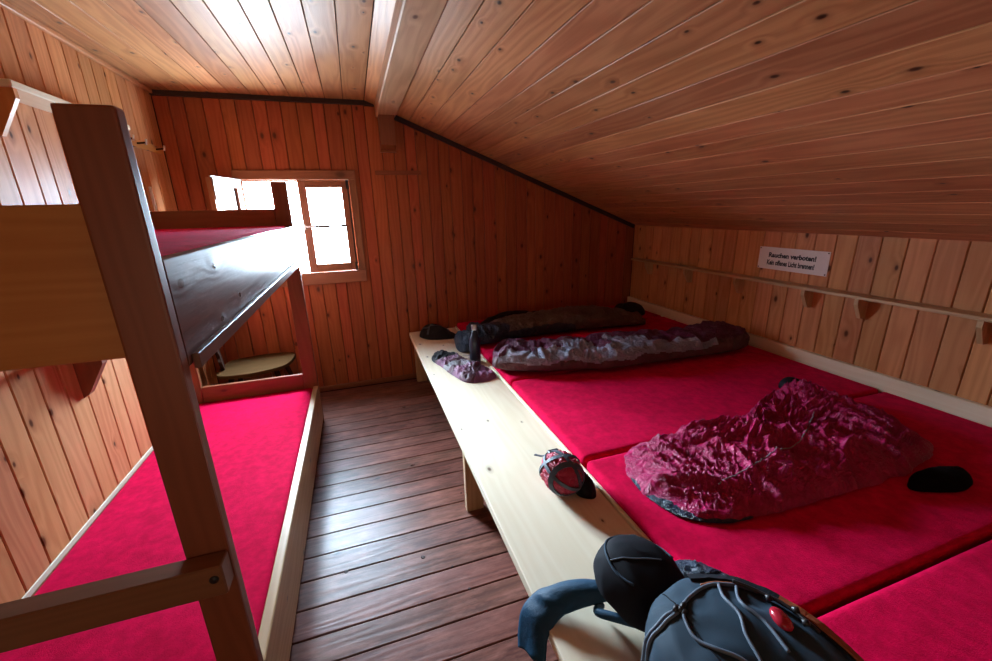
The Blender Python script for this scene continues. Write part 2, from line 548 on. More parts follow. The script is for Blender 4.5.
for hx, hy, hr in ((0.135, 1.63, 0.011), (-0.215, 1.668, 0.010), (0.255, 1.528, 0.006), (0.30, 1.388, 0.007), (0.42, 2.02, 0.006)):
    hole.lathe([(hr, 0.0002), (hr * 0.6, 0.0006)], hx, hy, 12)
struct(hole.build('floor_knots', M['groove'], floor))

# back wall with window opening
OX0, OX1, OZ0, OZ1 = -0.805, 0.005, 1.10, 1.862
mb = MB()
for a, b in widths(XL, XR, 0.088, 0.118):
    top = min(roof(a), roof(b)) + 0.005
    if a < OX1 and b > OX0:
        if a < OX0 - 1e-6:
            mb.box(a + G, OX0, YB, YB + T, OZ0 - 0.001, OZ1 + 0.001, 'z', 0)
        r = random.random()
        mb.box(a + G, b - G, YB, YB + T, 0, OZ0, 'z', 0.0035, r)
        mb.box(a + G, b - G, YB, YB + T, OZ1, top, 'z', 0.0035, r)
        if b > OX1:
            mb.box(OX1, b - G, YB, YB + T, OZ0 - 0.001, OZ1 + 0.001, 'z', 0, r)
    else:
        mb.box(a + G, b - G, YB, YB + T, 0, top, 'z', 0.0035)
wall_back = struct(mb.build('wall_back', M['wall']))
mb = MB()
def frame_box(mb, x0, x1, ox0, ox1, z0, z1, oz0, oz1, y0, y1):
    mb.box(x0, ox0, y0, y1, z0, z1, 'z', 0)
    mb.box(ox1, x1, y0, y1, z0, z1, 'z', 0)
    mb.box(ox0, ox1, y0, y1, z0, oz0, 'x', 0)
    mb.box(ox0, ox1, y0, y1, oz1, z1, 'x', 0)
frame_box(mb, XL - 0.1, XR + 0.1, OX0, OX1, -0.06, 2.60, OZ0, OZ1, YB + 0.0155, YB + 0.14)
struct(mb.build('wall_outer', M['groove'], wall_back))

# left wall
mb = MB()
for a, b in widths(YF, YB, 0.112, 0.138):
    mb.box(XL - T, XL, a + G, b - G, 0, ZC + 0.005, 'z', 0.0035)
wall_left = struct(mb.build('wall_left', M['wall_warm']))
struct(MB().box(XL - 0.10, XL - 0.0155, YF - 0.1, YB + 0.1, -0.06, 2.60, 'z', 0).build('wall_outer', M['groove'], wall_left))
# right knee wall
mb = MB()
for a, b in widths(YF, YB, 0.108, 0.132):
    mb.box(XR, XR + T, a + G, b - G, 0, KNEE + 0.005, 'z', 0.0035)
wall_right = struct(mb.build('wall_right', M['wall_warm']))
struct(MB().box(XR + 0.0155, XR + 0.1, YF - 0.1, YB + 0.1, -0.06, 1.5, 'z', 0).build('wall_outer', M['groove'], wall_right))
# wall behind the camera
mb = MB()
for a, b in widths(XL, XR, 0.10, 0.13):
    mb.box(a + G, b - G, YF - T, YF, 0, min(roof(a), roof(b)) + 0.005, 'z', 0.0035)
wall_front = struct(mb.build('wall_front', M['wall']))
struct(MB().box(XL - 0.1, XR + 0.1, YF - 0.1, YF - 0.0155, -0.06, 2.6, 'z', 0).build('wall_outer', M['groove'], wall_front))

# ceiling: flat part and slope, boards running into the room
mb = MB()
for a, b in widths(XL, XK, 0.118, 0.142):
    mb.box(a + G, b - G, YF, YB + 0.02, ZC, ZC + T, 'y', 0.002)
ang = math.atan(SL)
L = (XR - XK) / math.cos(ang)
mt = Matrix.Translation((XK, 0, ZC)) @ Matrix.Rotation(ang, 4, 'Y')
for a, b in widths(0, L + 0.02, 0.118, 0.150):
    mb.box(a + G, b - G, YF, YB + 0.02, 0.0, T, 'y', 0.002, mat=mt)
ceiling = struct(mb.build('ceiling', M['ceil']))
mb = MB()
mb.box(XL - 0.1, XK + 0.02, YF - 0.1, YB + 0.1, ZC + 0.0155, ZC + 0.08, 'y', 0)
mb.box(-0.02, L + 0.12, YF - 0.1, YB + 0.1, 0.0155, 0.08, 'y', 0, mat=mt)
struct(mb.build('roof_deck', M['groove'], ceiling))

# ridge beam and corbel
mb = MB()
mb.box(0.268, 0.428, YF, YB - 0.001, 2.340, 2.470, 'y', 0.006)
beam = struct(mb.build('trim_1', M['beam']))
mb = MB()
mb.prism([(YB, 2.34), (YB, 2.085), (YB - 0.02, 2.085), (YB - 0.10, 2.12), (YB - 0.12, 2.34)], 'x', 0.285, 0.408, 'z')
mb.box(0.280, 0.413, YB - 0.030, YB, 2.072, 2.087, 'x', 0.002)
struct(mb.build('trim_2', M['post']))

# dark cover strips along the back wall's top
mb = MB()
mb.box(XL, 0.268, YB - 0.028, YB, ZC - 0.034, ZC, 'x', 0.003)
struct(mb.build('trim_3', M['trim_dark']))
mb = MB()
a0 = (0.428 - XK) / math.cos(ang)
mb.box(a0, L - 0.01, YB - 0.028, YB, -0.038, 0.0, 'x', 0.003, mat=mt)
struct(mb.build('trim_4', M['trim_dark']))
struct(MB().box(XL, XL + 0.024, YF, YB - 0.03, ZC - 0.026, ZC, 'y', 0.004).build('trim_5', M['ceil']))
struct(MB().box(0.222, 0.612, YB - 0.008, YB, 1.895, 1.930, 'x', 0.002).build('trim_6', M['post']))
struct(MB().box(XL + 0.02, 2.84, YB - 0.016, YB, 0.0, 0.045, 'x', 0.003).build('baseboard_back', M['post']))
struct(MB().box(2.840, XR, YF, YB, 0.44, 0.603, 'y', 0.004).build('baseboard_right', M['pale']))
struct(MB().box(XL, XL + 0.006, YF, 3.25, 0.30, 0.325, 'y', 0.002).build('trim_7', M['pale']))

# ------------------------------------------------------------------ window
win = bpy.data.objects.new('window_1', None)
C.objects.link(win)
win.location = (-0.40, YB, OZ0)
win['_org'] = (-0.40, YB, OZ0)
struct(win)
mb = MB()
yc0, yc1 = YB - 0.022, YB + 0.001
mb.box(-0.850, OX0 + 0.004, yc0, yc1, 1.000, 1.932, 'z', 0.003)
mb.box(OX1 - 0.004, 0.058, yc0, yc1, 1.000, 1.932, 'z', 0.003)
mb.box(-0.850, 0.058, yc0 - 0.003, yc1, OZ1 - 0.004, 1.930, 'x', 0.003)
mb.box(-0.850, 0.058, yc0 - 0.004, yc1, 1.000, OZ0 + 0.004, 'x', 0.003)
# jamb lining
mb.box(OX0, OX0 + 0.014, YB, YB + 0.13, OZ0, OZ1, 'z', 0)
mb.box(OX1 - 0.014, OX1, YB, YB + 0.13, OZ0, OZ1, 'z', 0)
mb.box(OX0, OX1, YB, YB + 0.13, OZ1 - 0.014, OZ1, 'x', 0)
mb.box(OX0, OX1, YB, YB + 0.13, OZ0, OZ0 + 0.014, 'x', 0)
mb.build('window_frame', M['frame'], win)

def sash(hinge_x, y, width, direction, angle, name='window_sash'):
    """sash hinged at hinge_x, running in +-x when shut, opened by angle into the room"""
    z0, z1 = OZ0 + 0.012, OZ1 - 0.010
    w, st, th = width, 0.064, 0.034
    q = Matrix.Translation((hinge_x, y, 0)) @ Matrix.Rotation(angle, 4, 'Z')
    def bx(mb, a, b, ya, yb, za, zb, al, bev=0.003):
        if direction < 0:
            a, b = -b, -a
        mb.box(a, b, ya, yb, za, zb, al, bev, mat=q)
    mb = MB()
    bx(mb, 0, st, -th, 0, z0, z1, 'z')
    bx(mb, w - st, w, -th, 0, z0, z1, 'z')
    bx(mb, st, w - st, -th, 0, z0, z0 + st, 'x')
    bx(mb, st, w - st, -th, 0, z1 - st * 0.9, z1, 'x')
    s = mb.build(name, M['frame'], win)
    g = MB()
    bx(g, st - 0.004, w - st + 0.004, -th * 0.55, -th * 0.45, z0 + st - 0.004, z1 - st + 0.010, 'z', 0)
    g.build('window_pane', M['glass'], s)
    zm = (z0 + z1) / 2 + 0.005
    m_ = MB()
    bx(m_, st, w - st, -th * 0.8, -th * 0.2, zm - 0.010, zm + 0.010, 'x', 0.002)
    m_.build('glazing_bar', M['black'], s)
    return s, bx, q, z0, z1, zm
s1, bx, q, z0, z1, zm = sash(OX1 - 0.008, YB - 0.006, 0.395, -1, 0.0)
h = MB()
bx(h, 0.372, 0.388, -0.060, -0.034, zm - 0.022, zm + 0.018, 'z')
bx(h, 0.300, 0.392, -0.066, -0.056, zm - 0.006, zm + 0.008, 'x')
h.build('window_handle', M['metal'], s1)
h = MB()
bx(h, 0.006, 0.016, -0.043, -0.034, z0 + 0.02, z1 - 0.01, 'z', 0.001)
bx(h, 0.002, 0.024, -0.048, -0.034, z0 - 0.004, z0 + 0.07, 'z', 0.002)
bx(h, 0.002, 0.024, -0.048, -0.034, z1 - 0.07, z1, 'z', 0.002)
h.build('window_hinge', M['black'], s1)
s2, bx, q, z0, z1, zm = sash(OX0 + 0.006, YB - 0.026, 0.395, 1, -R(104))
h = MB()
bx(h, 0.0, 0.40, -0.006, 0.006, z1, z1 + 0.010, 'x', 0.001)
bx(h, 0.378, 0.392, 0.0, 0.012, z1 - 0.15, z1 - 0.002, 'z', 0.002)
h.build('window_stay', M['metal'], s2)

# ------------------------------------------------------------------ bunk bed on the left
RX = -0.40
YN, YE = 1.08, 3.22
bunk = thing('bunk_bed', (-0.83, 2.15, 0), 'two tier wooden bunk bed along the left plank wall with red mattresses', 'bunk bed')
def one(name, m, parent, *a, **k):
    return MB().box(*a, **k).build(name, m, parent)
one('post', M['post'], bunk, -0.497, RX, YN - 0.040, YN, 0, 1.803, 'z', bev=0.006, seg=2)
one('post', M['post'], bunk, -0.497, RX, YE, YE + 0.040, 0, 1.805, 'z', bev=0.006, seg=2)
one('post', M['post'], bunk, XL + 0.002, XL + 0.10, YE, YE + 0.040, 0, 1.27, 'z', bev=0.004)
one('side_rail', M['rail'], bunk, RX - 0.030, RX, YN, YE, 1.262, 1.512, 'y', bev=0.003)
one('side_rail', M['tan'], bunk, RX - 0.036, RX, YN, YE, 0.045, 0.322, 'y', bev=0.004)['label'] = 'pale lower side rail'
one('rail_cleat', M['rail'], bunk, RX, RX + 0.016, YN + 0.022, YE - 0.01, 1.250, 1.287, 'y', bev=0.002)
one('end_panel', M['panel'], bunk, XL + 0.002, RX - 0.032, YN, YN + 0.026, 1.300, 1.628, 'x', bev=0.003)['label'] = 'orange brown board'
one('end_panel', M['post'], bunk, XL + 0.002, RX - 0.0972, YE, YE + 0.030, 1.300, 1.632, 'x', bev=0.003)
one('end_panel', M['tan'], bunk, XL + 0.002, RX - 0.037, YN, YN + 0.026, 0.045, 0.322, 'x', bev=0.003)
one('end_panel', M['post'], bunk, XL + 0.101, RX - 0.0972, YE, YE + 0.030, 0.045, 0.428, 'x', bev=0.003)
bar = one('cross_bar', M['bar'], bunk, XL + 0.002, RX - 0.003, YN - 0.098, YN - 0.041, 0.688, 0.776, 'x', bev=0.004)
bolt = MB()
bolt.tube([(-0.424, YN - 0.101, 0.742), (-0.424, YN - 0.090, 0.742)], 0.0105, 16)
bolt.build('bolt', M['black'], bar)
one('bed_base', M['tan'], bunk, XL + 0.004, RX - 0.037, YN + 0.027, YE - 0.002, 0.190, 0.212, 'y', bev=0)
one('bed_base', M['tan'], bunk, XL + 0.004, RX - 0.032, YN + 0.027, YE - 0.002, 1.375, 1.398, 'y', bev=0)
one('leg', M['post'], bunk, RX - 0.12, RX - 0.05, YE - 0.08, YE - 0.01, 0, 0.19, 'z')

def mattress(x0, x1, y0, y1, z0, z1, label, group, seed=0, wob=0.004, soft=0.022):
    nx, ny = max(8, int((x1 - x0) / 0.04)), max(8, int((y1 - y0) / 0.04))
    cx, cy = (x0 + x1) / 2, (y0 + y1) / 2
    bm = bmesh.new()
    bmesh.ops.create_cube(bm, size=1.0)
    for v in bm.verts:
        v.co = Vector((cx + v.co.x * (x1 - x0), cy + v.co.y * (y1 - y0), (z0 + z1) / 2 + v.co.z * (z1 - z0)))
    bmesh.ops.bevel(bm, geom=list(bm.edges), offset=soft, segments=4, affect='EDGES', profile=0.5)
    for ax, n, a, b in (('x', nx, x0, x1), ('y', ny, y0, y1)):
        for i in range(1, n):
            t = a + (b - a) * i / n
            if t < a + soft * 1.2 or t > b - soft * 1.2:
                continue
            co = (t, 0, 0) if ax == 'x' else (0, t, 0)
            no = (1, 0, 0) if ax == 'x' else (0, 1, 0)
            bmesh.ops.bisect_plane(bm, geom=list(bm.verts) + list(bm.edges) + list(bm.faces), plane_co=co, plane_no=no)
    for v in bm.verts:
        if v.co.z > (z0 + z1) / 2:
            p = Vector((v.co.x * 2.2 + seed, v.co.y * 2.2, seed))
            e = min(v.co.x - x0, x1 - v.co.x, v.co.y - y0, y1 - v.co.y)
            v.co.z += wob * noise.noise(p) + (wob * 0.6 * min(1, e / 0.15))
    me = bpy.data.meshes.new('mattress')
    org = Vector((cx, cy, z0))
    bm.transform(Matrix.Translation(-org))
    bm.to_mesh(me)
    bm.free()
    for p in me.polygons:
        p.use_smooth = True
    me.materials.append(M['velvet'])
    o = bpy.data.objects.new('mattress', me)
    o.location = org
    C.objects.link(o)
    return tag(o, label, 'mattress', group)

mattress(XL + 0.014, RX - 0.040, YN + 0.030, YE - 0.004, 0.213, 0.318, 'red velour mattress on the lower level of the bunk bed', 'bunk mattresses', 3)
mattress(XL + 0.014, RX - 0.036, YN + 0.030, YE - 0.004, 1.399, 1.520, 'red velour mattress on the upper level of the bunk bed', 'bunk mattresses', 5, wob=0.006)

# ------------------------------------------------------------------ sleeping platform on the right
ZB = 0.475
plat = thing('sleeping_platform', (1.6, 1.6, 0), 'long wooden sleeping platform with pale front bench board, carrying the red mattresses', 'bed platform')
one('bench_board', M['pale'], plat, 0.385, 0.834, -0.30, 3.862, ZB - 0.040, ZB, 'y', bev=0.005, seg=2)
one('edge_strip', M['pale'], plat, 0.8345, 0.850, -0.30, 3.862, ZB - 0.040, ZB + 0.012, 'y', bev=0.003)
one('leg', M['tan'], plat, 0.412, 0.508, 1.850, 1.895, 0, ZB - 0.040, 'z', bev=0.004)
one('leg', M['tan'], plat, 0.412, 0.508, 3.75, 3.795, 0, ZB - 0.040, 'z', bev=0.004)
one('leg', M['tan'], plat, 0.412, 0.508, -0.05, -0.005, 0, ZB - 0.040, 'z', bev=0.004)
one('bed_base', M['tan'], plat, 0.851, 2.838, -0.42, 3.87, ZB - 0.045, ZB - 0.022, 'y', bev=0)
one('bearer', M['tan'], plat, 0.86, 0.91, -0.30, 3.86, 0.30, ZB - 0.046, 'y', bev=0.002)
for yy in (0.2, 1.86, 3.7):
    one('bearer_post', M['tan'], plat, 0.87, 0.90, yy, yy + 0.05, 0, 0.30, 'z', bev=0.002)
seams = [(-0.40, 0.540, 'nearest red mattress on the platform, in the right bottom corner of the photo'),
         (0.556, 1.386, 'red mattress under the crumpled wine-red sleeping bag'),
         (1.400, 2.322, 'wide empty red mattress between the wine-red and the plum sleeping bags'),
         (2.336, 3.262, 'red mattress under the plum and blue-grey sleeping bag'),
         (3.276, 3.868, 'farthest red mattress on the platform, against the window wall')]
for i, (a, b, lab) in enumerate(seams):
    mattress(0.853 + (0.02 if i == 0 else 0), 2.836, a, b, ZB - 0.021, 0.521, lab, 'mattresses on the sleeping platform', i * 2.3, wob=0.004)
ZM = 0.529

# ------------------------------------------------------------------ wall shelves and brackets
def shelf_bracket(y, z1, side, wall_x, depth, height, name_label, th=0.022, group='shelf brackets', mat='tan'):
    s = -1 if side == 'right' else 1
    X = lambda d: wall_x + s * d
    poly = [(X(0), z1), (X(depth), z1), (X(depth), z1 - 0.035), (X(depth * 0.42), z1 - height), (X(0), z1 - height)]
    if s < 0:
        poly = poly[::-1]
    return MB().prism(poly, 'y', y, y + th, 'z')
sh = thing('wall_shelf', (2.82, 1.1, 1.02), 'long narrow wooden shelf on brackets along the right knee wall', 'shelf')
one('shelf_board', M['tan'], sh, 2.770, XR, -0.2, 3.762, 1.028, 1.048, 'y', bev=0.003)
for yb in (3.555, 3.010, 2.475, 1.935, 1.615, 1.085, 0.45):
    shelf_bracket(yb - 0.03, 1.028, 'right', XR, 0.092, 0.125, '').build('bracket', M['tan'], sh)
sh2 = thing('wall_shelf', (-1.2, 2.7, 2.0), 'high pale wooden shelf at top left, above the bunk bed', 'shelf')
one('shelf_board', M['pale'], sh2, XL, XL + 0.135, 2.165, 3.05, 2.068, 2.094, 'y', bev=0.003)
shelf_bracket(2.175, 2.068, 'left', XL, 0.130, 0.165, '').build('bracket', M['orangewood'], sh2)
shelf_bracket(2.95, 2.068, 'left', XL, 0.120, 0.165, '').build('bracket', M['panel'], sh2)
sh3 = thing('wall_shelf', (-1.2, 2.2, 1.0), 'low wall shelf with triangular bracket beneath the upper bunk', 'shelf')
one('shelf_board', M['tan'], sh3, XL, XL + 0.12, 2.05, 2.60, 1.060, 1.082, 'y', bev=0.003)
MB().prism([(XL, 1.06), (XL, 0.812), (XL + 0.025, 0.828), (XL + 0.105, 0.965), (XL + 0.105, 1.06)], 'y', 2.235, 2.275, 'z').build('bracket', M['post'], sh3)

pr = thing('coat_rack', (XL + 0.02, 3.45, 2.05), 'small coat rack with white-tipped pegs on left wall near the corner', 'coat rack')
one('rack_board', M['wall_warm'] and M['panel'], pr, XL, XL + 0.014, 3.12, 3.80, 2.025, 2.075, 'y', bev=0.003)
for yy in (3.25, 3.42, 3.70):
    pg = MB().tube([(XL + 0.014, yy, 2.05), (XL + 0.060, yy, 2.055)], 0.006, 8).build('peg', M['darkwood'], pr)
    MB().tube([(XL + 0.060, yy, 2.042), (XL + 0.066, yy, 2.075)], 0.006, 8).build('peg_tip', M['white'], pg)
tag(MB().box(XL, XL + 0.012, 3.46, 3.482, 1.60, 1.792, 'z', 0.002).build('wall_strip', M['white']), 'narrow upright white strip on left wall just above the far end of the bunk', 'wall strip')

# ------------------------------------------------------------------ sign
sg = thing('sign', (XR - 0.004, 2.095, 1.12), 'white enamel sign with two lines of black German text on right wall', 'sign')
tilt = Matrix.Translation((XR, 2.098, 1.196)) @ Matrix.Rotation(R(0.0), 4, 'X')
MB().box(-0.004, -0.0005, -0.250, 0.250, -0.078, 0.080, 'y', 0.001, mat=tilt).build('sign_plate', M['white'], sg)
def text_mesh(body, width, height, cx, cy, cz, parent, name='lettering', bold=0.012):
    cu = bpy.data.curves.new(name, 'FONT')
    cu.body = body
    cu.size = 1.0
    cu.offset = bold
    cu.extrude = 0.0
    cu.resolution_u = 3
    tmp = bpy.data.objects.new('tmp_text', cu)
    C.objects.link(tmp)
    dg = bpy.context.evaluated_depsgraph_get()
    dg.update()
    me = bpy.data.meshes.new_from_object(tmp.evaluated_get(dg))
    bpy.data.objects.remove(tmp)
    xs = [v.co.x for v in me.vertices]
    ysx = [v.co.y for v in me.vertices]
    sx = width / (max(xs) - min(xs))
    sy = height / (max(ysx) - min(ysx))
    org = Vector(parent['_org'])
    for v in me.vertices:
        u_ = (v.co.x - (max(xs) + min(xs)) / 2) * sx
        w_ = (v.co.y - (max(ysx) + min(ysx)) / 2) * sy
        # text runs towards -y as seen from inside the room
        v.co = Vector((cx, cy - u_, cz + w_)) - org
    me.materials.append(M['black'])
    o = bpy.data.objects.new(name, me)
    C.objects.link(o)
    o.parent = parent
    return o
text_mesh('Rauchen verboten!', 0.340, 0.036, XR - 0.0050, 2.098, 1.222, sg, bold=0.05)
text_mesh('Kein offenes Licht brennen!', 0.342, 0.038, XR - 0.0050, 2.103, 1.168, sg, bold=0.045)
for dy, dz in ((-0.240, 0.070), (-0.240, -0.068), (0.240, 0.070), (0.240, -0.068)):
    c = Vector((XR - 0.004, 2.098 + dy, 1.196 + dz))
    MB().tube([c, c + Vector((-0.003, 0, 0))], 0.004, 10).build('nail', M['black'], sg)

# ------------------------------------------------------------------ chair behind the bunk
ch = thing('carved_chair', (-0.84, 3.56, 0), 'rustic wooden chair with carved back standing behind the foot of the bunk bed', 'chair')
seat_poly = [(-1.10, 3.38), (-0.90, 3.325), (-0.72, 3.375), (-0.635, 3.45), (-0.60, 3.60), (-0.61, 3.72), (-0.70, 3.77), (-0.88, 3.775), (-1.02, 3.74), (-1.10, 3.66)]
def smooth_poly(poly, n=8):
    out = []
    k = len(poly)
    for i in range(k):
        p0, p1, p2, p3 = [Vector(poly[(i + j) % k]).to_2d() for j in (-1, 0, 1, 2)]
        for s in range(n):
            t = s / n
            out.append(tuple(0.5 * ((2 * p1) + (-p0 + p2) * t + (2 * p0 - 5 * p1 + 4 * p2 - p3) * t * t + (-p0 + 3 * p1 - 3 * p2 + p3) * t ** 3)))
    return out
MB().prism(smooth_poly(seat_poly, 5), 'z', 0.425, 0.452, 'x').build('seat', M['seat'], ch)
bp_ = [(3.50, 0.45), (3.44, 0.52), (3.47, 0.57), (3.40, 0.64), (3.36, 0.72), (3.41, 0.80), (3.47, 0.84), (3.56, 0.86), (3.65, 0.84), (3.71, 0.80), (3.76, 0.72), (3.72, 0.64), (3.65, 0.57), (3.68, 0.52), (3.62, 0.45)]
back = MB().prism(smooth_poly(bp_, 4), 'x', 0, 0.024, 'z')
back.v = [(-1.075 + x - (z - 0.45) * 0.12 - (y - 3.42) * 0.28, y, z) for x, y, z in back.v]
back.build('backrest', M['darkwood'], ch)
for a, b in (((-1.02, 3.44), (-1.10, 3.36)), ((-1.02, 3.68), (-1.10, 3.79)), ((-0.72, 3.46), (-0.62, 3.37)), ((-0.70, 3.68), (-0.60, 3.79))):
    MB().tube([(a[0], a[1], 0.425), ((a[0] + b[0]) / 2, (a[1] + b[1]) / 2, 0.21), (b[0], b[1], 0.0)], [0.021, 0.017, 0.013], 8).build('leg', M['darkwood'], ch)

# ------------------------------------------------------------------ soft things
def nz(p, f, seed=0.0):
    return noise.noise(Vector((p[0] * f + seed, p[1] * f - seed * 1.7, p[2] * f + seed * 0.6)))
def ridge(p, f, seed=0.0):
    q = (p[0] + 0.05 * nz(p, f * 0.8, seed + 9), p[1] + 0.05 * nz(p, f * 0.8, seed + 19), p[2])
    return 1.0 - 2.6 * abs(nz(q, f, seed))

def crease(x, y, f, seed, ang=0.6, an=0.4):
    """thin raised pleats that wander across slack cloth"""
    wx = x + 0.10 * nz((x, y, 0), 3.0, seed + 5)
    wy = y + 0.10 * nz((x, y, 0), 3.0, seed + 15)
    c, s = math.cos(ang), math.sin(ang)
    u, v = (wx * c + wy * s) * an, -wx * s + wy * c
    return math.exp(-abs(nz((u, v, 0), f, seed)) * 7.0) - 0.3

def catmull(pts, n):
    out = []
    k = len(pts)
    for i in range(n + 1):
        t = i / n * (k - 1)
        j = min(int(t), k - 2)
        u = t - j
        P = [pts[max(0, min(k - 1, j + d))] for d in (-1, 0, 1, 2)]
        out.append([0.5 * ((2 * P[1][c]) + (-P[0][c] + P[2][c]) * u + (2 * P[0][c] - 5 * P[1][c] + 4 * P[2][c] - P[3][c]) * u * u + (-P[0][c] + 3 * P[1][c] - 3 * P[2][c] + P[3][c]) * u ** 3) for c in range(len(pts[0]))])
    return out

def build_smooth(name, verts, groups, parent, org):
    """groups: list of (part name, faces, material); first is returned"""
    res = []
    for nm, faces, m in groups:
        used = sorted({i for f in faces for i in f})
        mp = {a: b for b, a in enumerate(used)}
        me = bpy.data.meshes.new(nm)
        me.from_pydata([tuple(verts[i] - org) for i in used], [], [[mp[i] for i in f] for f in faces])
        for p in me.polygons:
            p.use_smooth = True
        me.materials.append(m)
        o = bpy.data.objects.new(nm, me)
        C.objects.link(o)
        o.parent = parent
        res.append(o)
    return res

def bag(parent, path, zb, zone, parts, ns=220, na=72, seed=1.0, amps=(0.020, 0.012, 0.005), freqs=(5, 13, 30), baffle=0.0, pitch=0.1, zfun=None):
    """tube-like padded bag lying on zb; path rows are x, y, half width, height; zone(s, a, p) picks the part"""
    rows = catmull(path, ns)
    V, org = [], Vector(parent['_org'])
    dist = 0.0
    for i, (x, y, w, h) in enumerate(rows):
        a_, b_ = rows[max(0, i - 1)], rows[min(ns, i + 1)]
        t = Vector((b_[0] - a_[0], b_[1] - a_[1], 0)).normalized()
        lat = Vector((-t.y, t.x, 0))
        if i:
            dist += math.hypot(x - rows[i - 1][0], y - rows[i - 1][1])
        endf = min(1.0, math.sqrt(max(0.0, 1 - (1 - min(1, min(i, ns - i) / (ns * 0.035))) ** 2)))
        bf = 1 - baffle * (abs(math.cos(PI * dist / pitch)) ** 6)
        base = zfun(x, y) if zfun else zb
        for k in range(na):
            an = 2 * PI * k / na
            c, s = math.cos(an), math.sin(an)
            cc = math.copysign(abs(c) ** 0.75, c)
            ss = math.copysign(abs(s) ** (0.8 if s > 0 else 0.55), s)
            ww, hh = w * endf * (0.97 + 0.03 * bf), h * (0.15 + 0.85 * endf) * bf
            p = Vector((x, y, 0)) + lat * (ww * cc)
            zz = base + hh * 0.42 + (hh * 0.58 * ss if s > 0 else hh * 0.42 * ss)
            nrm = (lat * c * 0.8 + Vector((0, 0, s))).normalized()
            q = (p.x, p.y, zz)
            f = max(0.0, 0.35 + 0.65 * s) if s > -0.5 else 0.0
            dsp = amps[0] * ridge(q, freqs[0], seed) + amps[1] * ridge(q, freqs[1], seed + 4) + amps[2] * ridge(q, freqs[2], seed + 8)
            p3 = Vector((p.x, p.y, zz)) + nrm * (dsp * f * endf)
            p3.z = max(p3.z, (zfun(p3.x, p3.y) if zfun else base) + 0.001)
            V.append(p3)
    F = {n: [] for n, m in parts}
    for i in range(ns):
        for k in range(na):
            l = (k + 1) % na
            f = [i * na + k, i * na + l, (i + 1) * na + l, (i + 1) * na + k]
            c = V[f[0]]
            F[zone(i / ns, (k + 0.5) / na * 360, c)].append(f)
    c0, c1 = len(V), len(V) + 1
    for r in (0, ns):
        V.append(sum((V[r * na + k] for k in range(na)), Vector()) / na)
    first = parts[0][0]
    for k in range(na):
        l = (k + 1) % na
        F[first].append([c0, l, k])
        F[zone(1.0, 90, V[c1])].append([c1, ns * na + k, ns * na + l])
    return build_smooth('', V, [(n, F[n], m) for n, m in parts if F[n]], parent, org)

def blob(parent, outline, zb, hfun, parts, zone=None, nt=300, nr=90, seed=1.0, amps=(0.03, 0.014, 0.006), freqs=(4, 11, 26), edge=3.0, zfun=None, power=0.6, thin=0.02, center=None, folds=0.0):
    """padded cloth heap over an outline polygon seen from above"""
    pts = smooth_poly(outline, 24)
    cx = sum(p[0] for p in pts) / len(pts) if center is None else center[0]
    cy = sum(p[1] for p in pts) / len(pts) if center is None else center[1]
    bnd = [pts[int(i / nt * len(pts)) % len(pts)] for i in range(nt)]
    V, org = [], Vector(parent['_org'])
    for j in range(1, nr + 1):
        r = j / nr
        r = 1 - (1 - r) ** 1.25
        for i in range(nt):
            bx_, by_ = bnd[i]
            wob = 1 + 0.035 * nz((bx_, by_, 0), 9, seed) + 0.02 * nz((bx_, by_, 0), 24, seed)
            x, y = cx + (bx_ - cx) * r * wob, cy + (by_ - cy) * r * wob
            base = zfun(x, y) if zfun else zb
            prof = max(0.0, 1 - r ** edge) ** power
            q = (x, y, 0)
            d = (folds * (0.9 * nz(q, 5.0, seed + 3) + 0.75 * crease(x, y, 8, seed, 0.5 + 0.8 * nz(q, 1.5, seed)) + 0.55 * crease(x, y, 12, seed + 7, 2.0 + nz(q, 2.0, seed)) + 0.30 * crease(x, y, 26, seed + 11, 1.2, 0.35) + 0.22 * crease(x, y, 34, seed + 13, 2.6, 0.35)) if folds else 0.0) + amps[0] * ridge(q, freqs[0], seed) + amps[1] * ridge(q, freqs[1], seed + 4) + amps[2] * ridge(q, freqs[2], seed + 8)
            z = base + 0.001 + (thin + hfun(x, y)) * prof + d * min(1, prof * 1.5)
            V.append(Vector((x, y, max(z, base + 0.001))))
    top = len(V)
    V.append(Vector((cx, cy, V[0].z)))
    low = len(V)
    bi = (nr - 1) * nt
    F = {n: [] for n, m in parts}
    first = parts[0][0]
    zone = zone or (lambda x, y, r: first)
    for i in range(nt):
        l = (i + 1) % nt
        F[first].append([top, i, l])
        for j in range(nr - 1):
            f = [j * nt + i, (j + 1) * nt + i, (j + 1) * nt + l, j * nt + l]
            c = V[f[0]]
            F[zone(c.x, c.y, j / nr)].append(f)
    # underside
    V.append(Vector((cx, cy, (zfun(cx, cy) if zfun else zb) + 0.0005)))
    for i in range(nt):
        F[first].append([bi + (i + 1) % nt, bi + i, low])
    return build_smooth('', V, [(n, F[n], m) for n, m in parts if F[n]], parent, org), V

def bvh_of(objs):
    vs, fs = [], []
    for o in objs:
        k = len(vs)
        og = Vector(o.parent['_org'])
        vs += [v.co + og for v in o.data.vertices]
        fs += [[k + i for i in p.vertices] for p in o.data.polygons]
    return BVHTree.FromPolygons(vs, fs)
def drop(tree, x, y, lift=0.003, z=1.4):
    h = tree.ray_cast(Vector((x, y, z)), Vector((0, 0, -1)))
    if h[0] is None:
        return Vector((x, y, ZM + lift)), Vector((0, 0, 1))
    return h[0] + h[1] * lift, (h[1] if h[1].z > 0 else -h[1])

